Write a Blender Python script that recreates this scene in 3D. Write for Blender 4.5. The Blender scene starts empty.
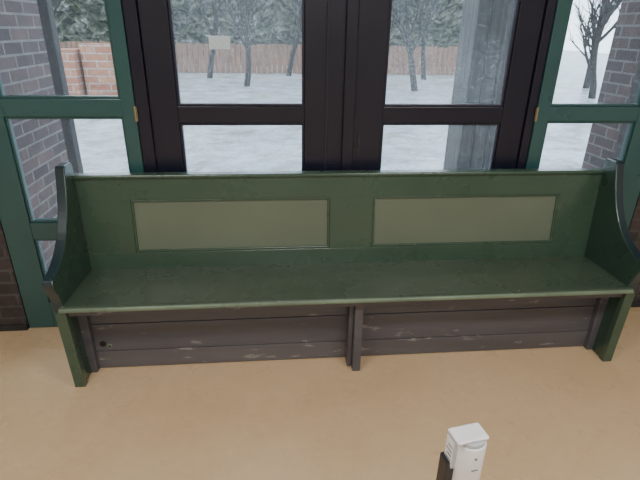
import bpy, bmesh, math, random
from mathutils import Vector, Matrix
random.seed(4)
S = bpy.context.scene
COL = S.collection

# ---------------- materials ----------------
def new_mat(name):
    m = bpy.data.materials.new(name); m.use_nodes = True
    nt = m.node_tree; b = nt.nodes['Principled BSDF']
    return m, nt, b
def ramp(nt, fac, stops):
    r = nt.nodes.new('ShaderNodeValToRGB')
    els = r.color_ramp.elements
    while len(els) < len(stops): els.new(0.5)
    for e, (p, c) in zip(els, stops):
        e.position = p; e.color = (*c, 1)
    nt.links.new(fac, r.inputs['Fac']); return r.outputs['Color']
def noise(nt, scale, detail=4, rough=.55, vec=None, scl=(1,1,1)):
    tc = nt.nodes.new('ShaderNodeTexCoord'); mp = nt.nodes.new('ShaderNodeMapping')
    mp.inputs['Scale'].default_value = scl
    nt.links.new(tc.outputs['Object'], mp.inputs['Vector'])
    n = nt.nodes.new('ShaderNodeTexNoise'); n.inputs['Scale'].default_value = scale
    n.inputs['Detail'].default_value = detail; n.inputs['Roughness'].default_value = rough
    nt.links.new(mp.outputs[0], n.inputs['Vector']); return n.outputs['Fac']
def bump(nt, b, h, strength=.2, dist=.005):
    bp = nt.nodes.new('ShaderNodeBump'); bp.inputs['Strength'].default_value = strength
    bp.inputs['Distance'].default_value = dist
    nt.links.new(h, bp.inputs['Height']); nt.links.new(bp.outputs[0], b.inputs['Normal'])
def mixc(nt, f, a, b_):
    m = nt.nodes.new('ShaderNodeMix'); m.data_type = 'RGBA'
    nt.links.new(f, m.inputs[0])
    for sock, v in ((m.inputs[6], a), (m.inputs[7], b_)):
        if isinstance(v, tuple): sock.default_value = (*v, 1)
        else: nt.links.new(v, sock)
    return m.outputs[2]
def paint(name, c, rough=.3, var=.25, scl=(1,1,1), chips=None, scale=3, chip_at=.66, bmp=.08, coat=0, cscl=(.7,1,4)):
    m, nt, b = new_mat(name)
    n = noise(nt, scale, 4, .5, scl=scl)
    lo = tuple(x*(1-var) for x in c); hi = tuple(min(1, x*(1+var)) for x in c)
    col = ramp(nt, n, [(.3, lo), (.7, hi)])
    if chips:
        n2 = noise(nt, 5, 9, .72, scl=cscl)
        f = ramp(nt, n2, [(chip_at, (0,0,0)), (chip_at+.03, (.8,.8,.8))])
        col = mixc(nt, f, col, chips)
    nt.links.new(col, b.inputs['Base Color'])
    r = ramp(nt, noise(nt, 5, 3), [(.3, (rough*.9,)*3), (.7, (rough*1.15,)*3)])
    nt.links.new(r, b.inputs['Roughness'])
    b.inputs['Coat Weight'].default_value = coat; b.inputs['Coat Roughness'].default_value = .2
    bump(nt, b, noise(nt, 30, 2, scl=(.12, 1, 1)), bmp, .002)
    return m
M_green = paint('green_gloss_paint', (.044,.088,.058), .28, .06, bmp=.012, coat=.4)
M_panel = paint('pale_grey_green_panel', (.135,.172,.124), .36, .05, bmp=.015, coat=.15)
M_seat = paint('seat_green_paint', (.060,.088,.060), .27, .10, (.3,2,1), bmp=.012, coat=.6)
M_nose = paint('seat_edge_paint', (.15,.21,.145), .28, .3)
M_end = paint('dark_green_end_paint', (.030,.068,.050), .28, .08, bmp=.012, coat=.4)
M_endedge = paint('teal_edge_paint', (.012,.032,.040), .3, coat=.5, bmp=.02)
M_riser = paint('worn_grey_blue_boards', (.090,.088,.102), .42, .22, (.4,1,3), chips=(.22,.215,.22), chip_at=.60, cscl=(.9,1,3))
M_riserlow = paint('worn_grey_blue_kickboard', (.105,.100,.110), .42, .25, (.4,1,3), chips=(.28,.27,.26), chip_at=.585, cscl=(.8,1,4))
M_teal = paint('teal_frame_paint', (.026,.094,.096), .3, .08, coat=.4, bmp=.02)
M_navy = paint('black_navy_paint', (.010,.011,.026), .32, .12, bmp=.03)
M_navyb = paint('navy_bead_paint', (.022,.024,.046), .32, .12)
M_brass, nt, b = new_mat('dull_brass'); b.inputs['Base Color'].default_value=(.42,.34,.20,1); b.inputs['Metallic'].default_value=.7; b.inputs['Roughness'].default_value=.5
M_dark, nt, b = new_mat('black_metal'); b.inputs['Base Color'].default_value=(.02,.02,.025,1); b.inputs['Roughness'].default_value=.4
M_hole, nt, b = new_mat('knot_hole_black'); b.inputs['Base Color'].default_value=(.008,.007,.007,1)
M_white, nt, b = new_mat('white_plastic'); b.inputs['Roughness'].default_value=.35
nt.links.new(ramp(nt, noise(nt,30), [(.3,(.76,.77,.78)),(.7,(.86,.86,.86))]), b.inputs['Base Color'])
M_paper, nt, b = new_mat('white_paper'); b.inputs['Base Color'].default_value=(.88,.90,.92,1)
M_label, nt, b = new_mat('grey_label'); b.inputs['Base Color'].default_value=(.50,.53,.57,1)
M_ink, nt, b = new_mat('grey_ink'); b.inputs['Base Color'].default_value=(.2,.2,.22,1)
M_plaster = paint('off_white_plaster', (.60,.60,.58), .8, .05)

# floor
M_floor, nt, b = new_mat('beige_sheet_floor')
c1 = ramp(nt, noise(nt, 1.3, 5, .6), [(.3,(.63,.445,.255)),(.7,(.73,.54,.335))])
f2 = ramp(nt, noise(nt, 26, 8, .75), [(.35,(0,0,0)),(.75,(.4,.4,.4))])
c2 = mixc(nt, f2, c1, (.53,.38,.225))
f3 = ramp(nt, noise(nt, 3.1, 8, .75), [(.60,(0,0,0)),(.66,(.35,.35,.35))])
c3 = mixc(nt, f3, c2, (.46,.325,.19))
nt.links.new(c3, b.inputs['Base Color'])
nt.links.new(ramp(nt, noise(nt, 5, 5), [(.3,(.22,)*3),(.7,(.38,)*3)]), b.inputs['Roughness'])
bump(nt, b, noise(nt, 40, 5), .05, .003)

def brick(name, c1, c2, mortar, scale=1.0):
    m, nt, b = new_mat(name)
    tc = nt.nodes.new('ShaderNodeTexCoord'); sp = nt.nodes.new('ShaderNodeSeparateXYZ')
    nt.links.new(tc.outputs['Object'], sp.inputs[0])
    ad = nt.nodes.new('ShaderNodeMath'); nt.links.new(sp.outputs[0], ad.inputs[0]); nt.links.new(sp.outputs[1], ad.inputs[1])
    cb = nt.nodes.new('ShaderNodeCombineXYZ'); nt.links.new(ad.outputs[0], cb.inputs[0]); nt.links.new(sp.outputs[2], cb.inputs[1])
    br = nt.nodes.new('ShaderNodeTexBrick'); nt.links.new(cb.outputs[0], br.inputs['Vector'])
    br.inputs['Scale'].default_value = 1; br.inputs['Brick Width'].default_value=.225*scale
    br.inputs['Row Height'].default_value=.075*scale; br.inputs['Mortar Size'].default_value=.007*scale
    br.inputs['Color1'].default_value=(*c1,1); br.inputs['Color2'].default_value=(*c2,1); br.inputs['Mortar'].default_value=(*mortar,1)
    n = ramp(nt, noise(nt, 12, 6, .7), [(.3,(.6,.6,.6)),(.7,(1.2,1.2,1.2))])
    mu = nt.nodes.new('ShaderNodeMix'); mu.data_type='RGBA'; mu.blend_type='MULTIPLY'; mu.inputs[0].default_value=1
    nt.links.new(br.outputs['Color'], mu.inputs[6]); nt.links.new(n, mu.inputs[7])
    nt.links.new(mu.outputs[2], b.inputs['Base Color']); b.inputs['Roughness'].default_value=.85
    bump(nt, b, br.outputs['Fac'], -.5, .006)
    return m
M_brick_in = brick('dark_brick_interior', (.045,.037,.038), (.075,.055,.054), (.08,.078,.078))
M_brick_out = brick('purple_brick', (.055,.033,.037), (.13,.078,.074), (.19,.175,.17))
M_brick_red = brick('red_brick', (.32,.12,.07), (.45,.22,.13), (.38,.32,.29), 2.2)

# glass
def glass(name, lo, hi, scale=130):
    m = bpy.data.materials.new(name); m.use_nodes=True; nt=m.node_tree; nt.nodes.clear()
    out=nt.nodes.new('ShaderNodeOutputMaterial')
    tr=nt.nodes.new('ShaderNodeBsdfTransparent'); tr.inputs[0].default_value=(.94,.97,.98,1)
    gl=nt.nodes.new('ShaderNodeBsdfGlossy'); gl.inputs['Roughness'].default_value=.02
    fr=nt.nodes.new('ShaderNodeFresnel'); fr.inputs[0].default_value=1.3
    m1=nt.nodes.new('ShaderNodeMixShader'); nt.links.new(fr.outputs[0],m1.inputs[0]); nt.links.new(tr.outputs[0],m1.inputs[1]); nt.links.new(gl.outputs[0],m1.inputs[2])
    tl=nt.nodes.new('ShaderNodeBsdfTranslucent'); tl.inputs[0].default_value=(.80,.85,.89,1)
    f=ramp(nt, noise(nt, scale, 3, .8), [(.52,(lo,)*3),(.66,(hi,)*3)])
    f2=ramp(nt, noise(nt, 3, 4, .6), [(.3,(.4,)*3),(.7,(1,)*3)])
    mu=nt.nodes.new('ShaderNodeMath'); mu.operation='MULTIPLY'; nt.links.new(f,mu.inputs[0]); nt.links.new(f2,mu.inputs[1])
    m2=nt.nodes.new('ShaderNodeMixShader'); nt.links.new(mu.outputs[0],m2.inputs[0]); nt.links.new(m1.outputs[0],m2.inputs[1]); nt.links.new(tl.outputs[0],m2.inputs[2])
    nt.links.new(m2.outputs[0],out.inputs[0]); return m
M_glass = glass('rain_spotted_glass', .06, .36, 120)
M_glassc = glass('clean_glass', .03, .14)

# exterior
M_frost, nt, b = new_mat('wet_grey_paving')
c=ramp(nt, noise(nt, .7, 8, .7), [(.32,(.27,.31,.34)),(.62,(.48,.54,.59))])
c=mixc(nt, ramp(nt, noise(nt, 1.6, 12, .9), [(.46,(0,0,0)),(.57,(.9,.9,.9))]), c, (.17,.17,.14))
nt.links.new(c,b.inputs['Base Color']); b.inputs['Roughness'].default_value=.35
M_timber = paint('weathered_timber', (.075,.070,.070), .85, .5, (6,6,.35), scale=5)
M_timberd = paint('dark_timber', (.03,.028,.028), .8, .3, (4,4,.4))
M_fence = paint('brown_fence', (.24,.13,.085), .85, .35, (3,1,.5), scale=3)
M_bark = paint('dark_bark', (.022,.020,.018), .9, .3)
M_hedge, nt, b = new_mat('winter_hedge')
nt.links.new(ramp(nt, noise(nt, 1.6, 10, .78), [(.40,(.02,.026,.015)),(.50,(.07,.08,.05)),(.58,(.18,.19,.16)),(.66,(.48,.52,.54))]), b.inputs['Base Color']); b.inputs['Roughness'].default_value=1
M_roof = paint('slate_roof', (.12,.13,.16), .8, .2)
M_render = paint('cream_render', (.45,.42,.38), .9, .1)
M_step = paint('grey_stone_step', (.30,.30,.30), .6, .2)

# ---------------- mesh helpers ----------------
def empty(name, loc=(0,0,0)):
    e=bpy.data.objects.new(name,None); e.location=loc; COL.objects.link(e); e.empty_display_size=.1; return e
def obj_from_bm(bm,name,mat,parent=None,bevel=0,segs=2,smooth=False):
    bmesh.ops.recalc_face_normals(bm, faces=bm.faces)
    me=bpy.data.meshes.new(name); bm.to_mesh(me); bm.free()
    o=bpy.data.objects.new(name,me); COL.objects.link(o)
    if mat: me.materials.append(mat)
    if bevel>0:
        md=o.modifiers.new('bevel','BEVEL'); md.width=bevel; md.segments=segs; md.limit_method='ANGLE'; md.angle_limit=math.radians(35)
    if smooth:
        for p in me.polygons: p.use_smooth=True
    if parent: o.parent=parent
    return o
def add_box(bm,x0,x1,y0,y1,z0,z1):
    bmesh.ops.create_cube(bm,size=1,matrix=Matrix.Translation(((x0+x1)/2,(y0+y1)/2,(z0+z1)/2))@Matrix.Diagonal((x1-x0,y1-y0,z1-z0,1)))
def box(name,x0,x1,y0,y1,z0,z1,mat,parent=None,bevel=0,segs=2):
    bm=bmesh.new(); add_box(bm,x0,x1,y0,y1,z0,z1)
    return obj_from_bm(bm,name,mat,parent,bevel,segs)
def prism_x(name,prof,x0,x1,mat,parent=None,bevel=0,edge_mat=None,shear=0):
    bm=bmesh.new()
    a=[bm.verts.new((x0+shear*z,y,z)) for y,z in prof]; c=[bm.verts.new((x1+shear*z,y,z)) for y,z in prof]
    bm.faces.new(a); bm.faces.new(c[::-1]); n=len(prof)
    for i in range(n):
        f=bm.faces.new((a[i],c[i],c[(i+1)%n],a[(i+1)%n]))
        if edge_mat: f.material_index=1
    o=obj_from_bm(bm,name,mat,parent,bevel)
    if edge_mat: o.data.materials.append(edge_mat)
    return o
def cyl(name,p0,p1,r0,r1,mat,parent=None,n=20,bevel=0):
    p0=Vector(p0);p1=Vector(p1);d=p1-p0
    bm=bmesh.new()
    bmesh.ops.create_cone(bm,cap_ends=True,segments=n,radius1=r0,radius2=r1,depth=d.length,matrix=Matrix.Translation((p0+p1)/2)@d.to_track_quat('Z','Y').to_matrix().to_4x4())
    return obj_from_bm(bm,name,mat,parent,bevel)
def ring(name,x0,x1,z0,z1,w,y0,y1,mat,parent,bevel=.003):
    bm=bmesh.new()
    def loop(xa,xb,za,zb,y): return [bm.verts.new(v) for v in ((xa,y,za),(xb,y,za),(xb,y,zb),(xa,y,zb))]
    of=loop(x0,x1,z0,z1,y0); inf=loop(x0+w,x1-w,z0+w,z1-w,y0); ob=loop(x0,x1,z0,z1,y1); ib=loop(x0+w,x1-w,z0+w,z1-w,y1)
    for i in range(4):
        j=(i+1)%4
        bm.faces.new((of[i],of[j],inf[j],inf[i])); bm.faces.new((ob[i],ib[i],ib[j],ob[j]))
        bm.faces.new((of[i],ob[i],ob[j],of[j])); bm.faces.new((inf[i],inf[j],ib[j],ib[i]))
    return obj_from_bm(bm,name,mat,parent,bevel)

# ---------------- room ----------------
WY=2.45; TOP=2.62
XL,XR=-1.42,2.09
box('floor',-3.2,3.9,-4.2,2.75,-.1,0,M_floor)
bm=bmesh.new(); add_box(bm,-3.2,XL,WY,WY+.3,0,3.1); add_box(bm,XR,3.9,WY,WY+.3,0,3.1); add_box(bm,XL,XR,WY,WY+.3,TOP,3.1)
obj_from_bm(bm,'wall_front',M_brick_in)
box('wall_left',-3.4,-3.2,-4.2,2.75,0,3.1,M_plaster)
box('wall_right',3.9,4.1,-4.2,2.75,0,3.1,M_plaster)
box('wall_back',-3.4,4.1,-4.4,-4.2,0,3.1,M_plaster)
box('ceiling',-3.4,4.1,-4.4,2.75,3.1,3.25,M_plaster)
box('baseboard_left',-3.19,XL,WY-.018,WY,0,.035,M_timberd,bevel=.003)
box('baseboard_right',XR,3.89,WY-.018,WY,0,.035,M_timberd,bevel=.003)

def leaf(parent, x0,x1, xp0,xp1, rails, z1, y0, y1, mat, bead, gm):
    bm=bmesh.new()
    add_box(bm,x0,xp0,y0,y1,.004,z1); add_box(bm,xp1,x1,y0,y1,.004,z1)
    obj_from_bm(bm,'stiles',mat,parent,.004)
    bm=bmesh.new()
    for a,b_ in rails: add_box(bm,xp0-.001,xp1+.001,y0+.002,y1-.002,a,b_)
    obj_from_bm(bm,'rails',mat,parent,.003)
    for i in range(len(rails)-1):
        za=rails[i][1]; zb=rails[i+1][0]
        ring('bead_%d'%(i+1),xp0,xp1,za,zb,.012,y0+.010,y1-.01,bead,parent,.003)
        box('glass_%d'%(i+1),xp0+.004,xp1-.004,(y0+y1)/2,(y0+y1)/2+.004,za+.004,zb-.004,gm,parent)
d1=empty('door_1'); d2=empty('door_2')
railsd=[(.004,.22),(.50,.60),(1.155,1.238),(2.42,TOP-.07)]
leaf(d1,-.60,.372,-.468,.157,railsd,TOP-.07,2.475,2.525,M_navy,M_navyb,M_glass)
leaf(d2,.374,1.325,.560,1.199,railsd,TOP-.07,2.475,2.525,M_navy,M_navyb,M_glass)
box('astragal',.352,.412,2.455,2.4745,.01,TOP-.08,M_navy,d2,.006)
box('edge_strip',.262,.272,2.467,2.4745,.01,TOP-.08,M_navyb,d1,.003)
cyl('lock_keyhole',(.425,2.476,1.02),(.425,2.468,1.02),.012,.012,M_dark,d2,16)
box('lock_plate',.435,.447,2.470,2.4755,.98,1.10,M_navyb,d2,.002)
fr=empty('trim_1')
box('jamb_a',-.663,-.602,2.46,2.58,0,TOP,M_navy,fr,.004)
box('jamb_b',1.327,1.372,2.46,2.58,0,TOP,M_navy,fr,.004)
box('head',-.602,1.327,2.46,2.58,TOP-.068,TOP,M_navy,fr,.004)
w1=empty('window_1'); w2=empty('window_2')
rl=[(.004,.165),(.552,.645),(1.19,1.275),(2.45,TOP-.004)]
leaf(w1,XL+.003,-.665,-1.278,-.728,rl,TOP-.004,2.452,2.505,M_teal,M_teal,M_glassc)
rr=[(.004,.165),(.552,.645),(1.168,1.245),(2.45,TOP-.004)]
leaf(w2,1.374,XR-.003,1.443,1.945,rr,TOP-.004,2.452,2.505,M_teal,M_teal,M_glassc)
for k,(w,x) in enumerate(((w1,-.664),(w2,1.373))):
    for z in (.3,1.205,2.3):
        cyl('hinge_knuckle',(x,2.447,z-.036),(x,2.447,z+.036),.0045,.0045,M_brass,w,12)
        box('hinge_plate',x-.007,x+.007,2.4495,2.4525,z-.034,z+.034,M_brass,w)
box('paper_note',-.297,-.198,2.5045,2.506,1.50,1.56,M_paper)

# ---------------- bench ----------------
B=empty('settle_bench',(-.981+1.373,1.93+.2,0))
def bp(o):
    o.parent=B; o.matrix_parent_inverse=Matrix.Translation(-B.location); return o
BX0,BX1,BY=-.981,1.765,1.93
T=.045
def bez(p0,p1,p2,p3,n):
    return [tuple(((1-t)**3*a+3*(1-t)**2*t*b_+3*(1-t)*t*t*c+t**3*d) for a,b_,c,d in zip(p0,p1,p2,p3)) for t in [i/n for i in range(n+1)]]
prof=[(0,0),(0,.47)]+bez((0,.47),(-.004,.50),(-.03,.54),(-.035,.575),5)[1:]+[(-.025,.592)]
prof+=bez((-.01,.597),(.20,.64),(.285,.82),(.335,.985),16)
prof+=[(.345,.996),(.42,.996),(.428,.989),(.45,.45),(.45,0),(.39,0),(.36,.06),(.18,.06),(.13,0)]
prof=[(BY+a,z) for a,z in prof]
SH=.034
bp(prism_x('end_panel_a',prof,BX0,BX0+T,M_end,None,.005,M_endedge,shear=-SH))
bp(prism_x('end_panel_b',prof,BX1-T,BX1,M_end,None,.005,M_endedge,shear=SH))
xi0,xi1=BX0+T-.016,BX1-T+.016
fpp=[(BY-.006,0),(BY-.006,.42),(BY+.03,.42),(BY+.03,0)]
bp(prism_x('front_post_a',fpp,BX0+.002,BX0+T+.006,M_green,None,.004,shear=-SH))
bp(prism_x('front_post_b',fpp,BX1-T-.006,BX1-.002,M_green,None,.004,shear=SH))
def flare(o,amt=SH):
    for v in o.data.vertices:
        if v.co.x<xi0+.02: v.co.x-=amt*v.co.z
        elif v.co.x>xi1-.02: v.co.x+=amt*v.co.z
    return o
spf=[(1.918,.430),(1.914,.437),(1.918,.446),(1.93,.450),(2.35,.442),(2.35,.416),(1.93,.420)]
bp(flare(prism_x('seat_board',spf,xi0,xi1,M_seat,None,.003)))
npf=[(1.912,.4235),(1.908,.431),(1.911,.440),(1.9175,.4445),(1.9185,.4235)]
bp(flare(prism_x('seat_nosing',npf,xi0,xi1,M_nose,None,.0015)))
bp(flare(box('seat_apron',xi0,xi1,1.945,1.965,.385,.419,M_riser,None,.003)))
def rb(name,x0,x1,y0,y1,z0,z1,mat,bevel=.003):
    o=box(name,x0,x1,y0,y1,z0,z1,mat,None,bevel)
    flare(o)
    for v in o.data.vertices: v.co.y += (v.co.z-.44)*.11
    return bp(o)
Yb=2.30
rb('back_bottom_rail',xi0,xi1,Yb,Yb+.03,.40,.528,M_green)
rb('back_top_rail',xi0,xi1,Yb,Yb+.03,.802,.915,M_green)
rb('back_stile_a',xi0,-.718,Yb+.0005,Yb+.03,.52,.81,M_green)
rb('back_stile_b',.281,.510,Yb+.0005,Yb+.03,.52,.81,M_green)
rb('back_stile_c',1.529,xi1,Yb+.0005,Yb+.03,.52,.81,M_green)
rb('back_cap',xi0,xi1,Yb-.014,Yb+.042,.912,.930,M_green,.006)
for k,(a,c) in enumerate(((-.718,.281),(.510,1.529))):
    rb('back_panel_%d'%(k+1),a-.01,c+.01,Yb+.012,Yb+.022,.518,.812,M_panel,.001)
    o=ring('panel_mould_%d'%(k+1),a,c,.528,.802,.011,Yb+.003,Yb+.014,M_green,None,.003)
    for v in o.data.vertices: v.co.y += (v.co.z-.44)*.11
    bp(o)
Yr=2.06
for k,(a,c) in enumerate(((.004,.103),(.106,.262),(.265,.418))):
    bp(flare(box('riser_board_%d'%(k+1),xi0,xi1,Yr+.0015*k,Yr+.022,a,c,M_riserlow if k==0 else M_riser,None,.003)))
bp(box('riser_backing',xi0+.01,xi1-.01,Yr+.02,Yr+.03,.02,.4,M_hole))
lp=[(1.945,0),(1.945,.02),(1.955,.36),(1.932,.42),(2.062,.42),(2.062,0)]
bp(prism_x('middle_leg',lp,.372,.412,M_riser,None,.003))
bp(box('middle_leg_batten',.350,.372,1.985,2.062,0,.42,M_riser,None,.003))
bp(box('corner_batten_a',xi0,BX0+T+.03,2.03,2.062,0,.41,M_riser,None,.003))
bp(box('corner_batten_b',BX1-T-.03,xi1,2.03,2.062,0,.41,M_riser,None,.003))
bp(cyl('knot_hole',(-.868,Yr+.004,.150),(-.868,Yr-.002,.150),.017,.015,M_hole,None,16))
bp(cyl('screw_ring',(-.836,Yr+.004,.135),(-.836,Yr-.002,.135),.013,.011,M_nose,None,14))
bp(cyl('screw_hole',(-.836,Yr+.004,.135),(-.836,Yr-.003,.135),.007,.006,M_hole,None,10))

# ---------------- foreground sensor on post ----------------
P=empty('sensor_post',(.334,.625,0))
def pp(o): o.parent=P; return o
pp(box('post_shaft',-.036,-.004,-.010,.018,.0,.880,M_dark,None,.003))
pp(cyl('post_base',(-.017,.005,0),(-.017,.005,.012),.11,.105,M_dark,None,40,.003))
z0,z1=.812,.934
def house(name,pts,z0,z1,mat,bev=.0015):
    bm=bmesh.new()
    lo=[bm.verts.new((x,y,z0)) for x,y in pts]; hi=[bm.verts.new((x,y,z1)) for x,y in pts]
    bm.faces.new(lo[::-1]); bm.faces.new(hi)
    for i in range(len(pts)):
        j=(i+1)%len(pts); bm.faces.new((lo[i],lo[j],hi[j],hi[i]))
    return pp(obj_from_bm(bm,name,mat,None,bev))
house('back_shell',[(-.029,.013),(-.029,-.012),(.010,-.012),(.010,.013)],.866,z1,M_label)
def rr_(i,r): return (.007+r*math.cos(2*math.pi*i/48),-.010+r*.86*math.sin(2*math.pi*i/48))
o=house('round_body',[rr_(i,.0275) for i in range(48)],z0,z1-.008,M_white,.003)
for p in o.data.polygons:
    if len(p.vertices)==4: p.use_smooth=True
house('shoulder',[rr_(i,.0245) for i in range(48)],z1-.009,z1,M_label,.001)
pp(box('cap',-.0305,.033,-.0245,.0145,.9345,.9405,M_white,None,.003))
pp(box('label',-.0298,-.0290,-.011,.012,.872,.928,M_paper,None))
for i in range(4):
    pp(box('label_line_%d'%i,-.0302,-.0296,-.009,.009-.004*(i%2),.882+.010*i,.8845+.010*i,M_ink,None))
pp(cyl('sensor_eye',(.004,-.0330,.905),(.004,-.0350,.905),.0028,.0024,M_ink,None,14))
pp(box('status_slot',.000,.012,-.0344,-.0325,.876,.8785,M_ink,None))
P.rotation_euler[2]=math.radians(10)

# ---------------- exterior ----------------
bm=bmesh.new(); bmesh.ops.create_grid(bm,x_segments=60,y_segments=60,size=30)
for v in bm.verts: v.co=Vector((v.co.x, v.co.y+32.76, -.06+random.uniform(-.008,.008) if v.co.y>-27 else -.06))
obj_from_bm(bm,'ground',M_frost,smooth=True)
box('brick_pier',-2.2,-1.52,2.76,3.65,-.08,3.2,M_brick_out)
box('brick_pier.001',2.42,3.1,2.76,3.5,-.08,3.2,M_brick_out)
tp=empty('timber_post',(1.56,3.65,0))
def tpp(o): o.parent=tp; o.matrix_parent_inverse=Matrix.Translation(-tp.location); return o
for i in range(3):
    tpp(box('plank_%d'%(i+1),1.40+.108*i,1.50+.108*i,3.5+.012*(i%2),3.8,-.08,3.3,M_timber,bevel=.01))
tpp(box('foot_block',1.385,1.735,3.485,3.81,-.08,.18,M_timber,bevel=.01))
box('timber_post.001',-1.66,-1.56,3.9,4.0,-.08,3.3,M_timberd,bevel=.01)
box('door_step',-1.5,2.4,2.76,3.1,-.08,-.005,M_step,bevel=.01)
bm=bmesh.new()
x=-22
while x<9:
    h=1.0+random.uniform(-.03,.03); add_box(bm,x,x+.18,20,20.03,-.05,h); x+=.2
for z in (.3,.75): add_box(bm,-22,9,20.03,20.08,z,z+.1)
obj_from_bm(bm,'board_fence',M_fence)
bm=bmesh.new()
for i in range(7):
    xx=-8.6+i*.85; add_box(bm,xx,xx+.76,12+.2*(i%2),12.7,-.05,.95+.12*(i%3))
obj_from_bm(bm,'stacked_bricks',M_brick_red)
hs=empty('distant_house')
box('house_walls',2.5,12,27,33,-.05,3.0,M_render,hs)
prism_x('house_roof',[(26.7,3.0),(30,5.0),(33.3,3.0)],2.2,12.3,M_roof,hs)
for xx in (3.6,6.0,9.0):
    box('house_window',xx,xx+1,26.96,27.0,1.0,2.2,M_roof,hs)
bm=bmesh.new()
nx,nz=220,34
for i in range(nx+1):
    for j in range(nz+1):
        X=-30+i*.165*1.2; h=4.6+.7*math.sin(X*.7)+.5*math.sin(X*2.1+1)
        bm.verts.new((X, 24+random.uniform(-.25,.25)+.5*math.sin(X), -.05+h*j/nz+random.uniform(-.06,.06)))
bm.verts.ensure_lookup_table()
for i in range(nx):
    for j in range(nz):
        a=i*(nz+1)+j; bm.faces.new((bm.verts[a],bm.verts[a+nz+1],bm.verts[a+nz+2],bm.verts[a+1]))
obj_from_bm(bm,'hedge',M_hedge)
def tree(idx,x,y,h):
    cu=bpy.data.curves.new('bare_tree','CURVE'); cu.dimensions='3D'; cu.bevel_depth=1; cu.bevel_resolution=1
    def branch(p,d,L,r,lev):
        n=5; s=cu.splines.new('POLY'); s.points.add(n); q=Vector(p); d=d.normalized()
        for k in range(n+1):
            s.points[k].co=(*q,1); s.points[k].radius=r*(1-.6*k/n)
            if lev<4 and k>=2:
                for _ in range(2 if lev<3 else 1):
                    nd=(d+Vector((random.uniform(-1,1),random.uniform(-1,1),random.uniform(-.2,.8)))*.8).normalized()
                    branch(q,nd,L*.58,r*.5,lev+1)
            d=(d+Vector((random.uniform(-.2,.2),random.uniform(-.2,.2),.05))).normalized(); q=q+d*L/n
    branch((x,y,-.1),Vector((0,0,1)),h*.55,.10,1)
    o=bpy.data.objects.new('bare_tree' ,cu); COL.objects.link(o); cu.materials.append(M_bark)
for i,(x,y,h) in enumerate([(-9,17,6),(-7,15,5),(-5.5,18.5,7),(-3.8,14.5,4.5),(-2.2,18,6),(-.8,15.5,4.6),(.6,19,7),(2.2,15,3.6),(3.2,17,6),(4.2,14.5,4.6),(5.5,18,6.5),(8.8,13,3.4),(9.5,17,5),(11.5,14,4.0),(13.5,19,7)]):
    tree(i,x,y,h)
cyl('telegraph_pole',(10.2,15.5,-.1),(10.2,15.5,6.5),.10,.07,M_timberd,None,12)

# ---------------- light ----------------
w=bpy.data.worlds.new('overcast_sky'); S.world=w; w.use_nodes=True; nt=w.node_tree
bg=nt.nodes['Background']; bg.inputs[1].default_value=4.6
tc=nt.nodes.new('ShaderNodeTexCoord'); n=nt.nodes.new('ShaderNodeTexNoise'); n.inputs['Scale'].default_value=2.5
nt.links.new(tc.outputs['Generated'],n.inputs['Vector'])
nt.links.new(ramp(nt,n.outputs['Fac'],[(.3,(.66,.80,.97)),(.7,(.84,.92,1.0))]),bg.inputs[0])
def area(name,loc,sx,sy,power,col,rot=(0,0,0)):
    l=bpy.data.lights.new(name,'AREA'); l.shape='RECTANGLE'; l.size=sx; l.size_y=sy; l.energy=power; l.color=col
    o=bpy.data.objects.new(name,l); o.location=loc; o.rotation_euler=rot; COL.objects.link(o)
lc=(1.0,.97,.94)
area('ceiling_light',(-1.2,.2,3.05),1.3,.4,44,lc)
area('ceiling_light.001',(1.6,.2,3.05),1.3,.4,44,lc)
area('ceiling_light.002',(.3,-2.4,3.05),1.5,.6,84,lc)

# ---------------- camera ----------------
yaw,pitch,roll=math.radians(-5.7),math.radians(23.8),math.radians(1.0)
Rz=Matrix.Rotation(yaw,3,'Z')
F=Rz@Vector((0,math.cos(pitch),-math.sin(pitch))); R=Rz@Vector((1,0,0)); U=R.cross(F)
U2=U*math.cos(roll)-R*math.sin(roll); R2=R*math.cos(roll)+U*math.sin(roll)
cam=bpy.data.cameras.new('camera'); cam.sensor_width=36; cam.lens=27; cam.clip_start=.05; cam.clip_end=300
co=bpy.data.objects.new('camera',cam); COL.objects.link(co)
m=Matrix((R2,U2,-F)).transposed().to_4x4(); m.translation=(0,0,1.6); co.matrix_world=m
S.camera=co
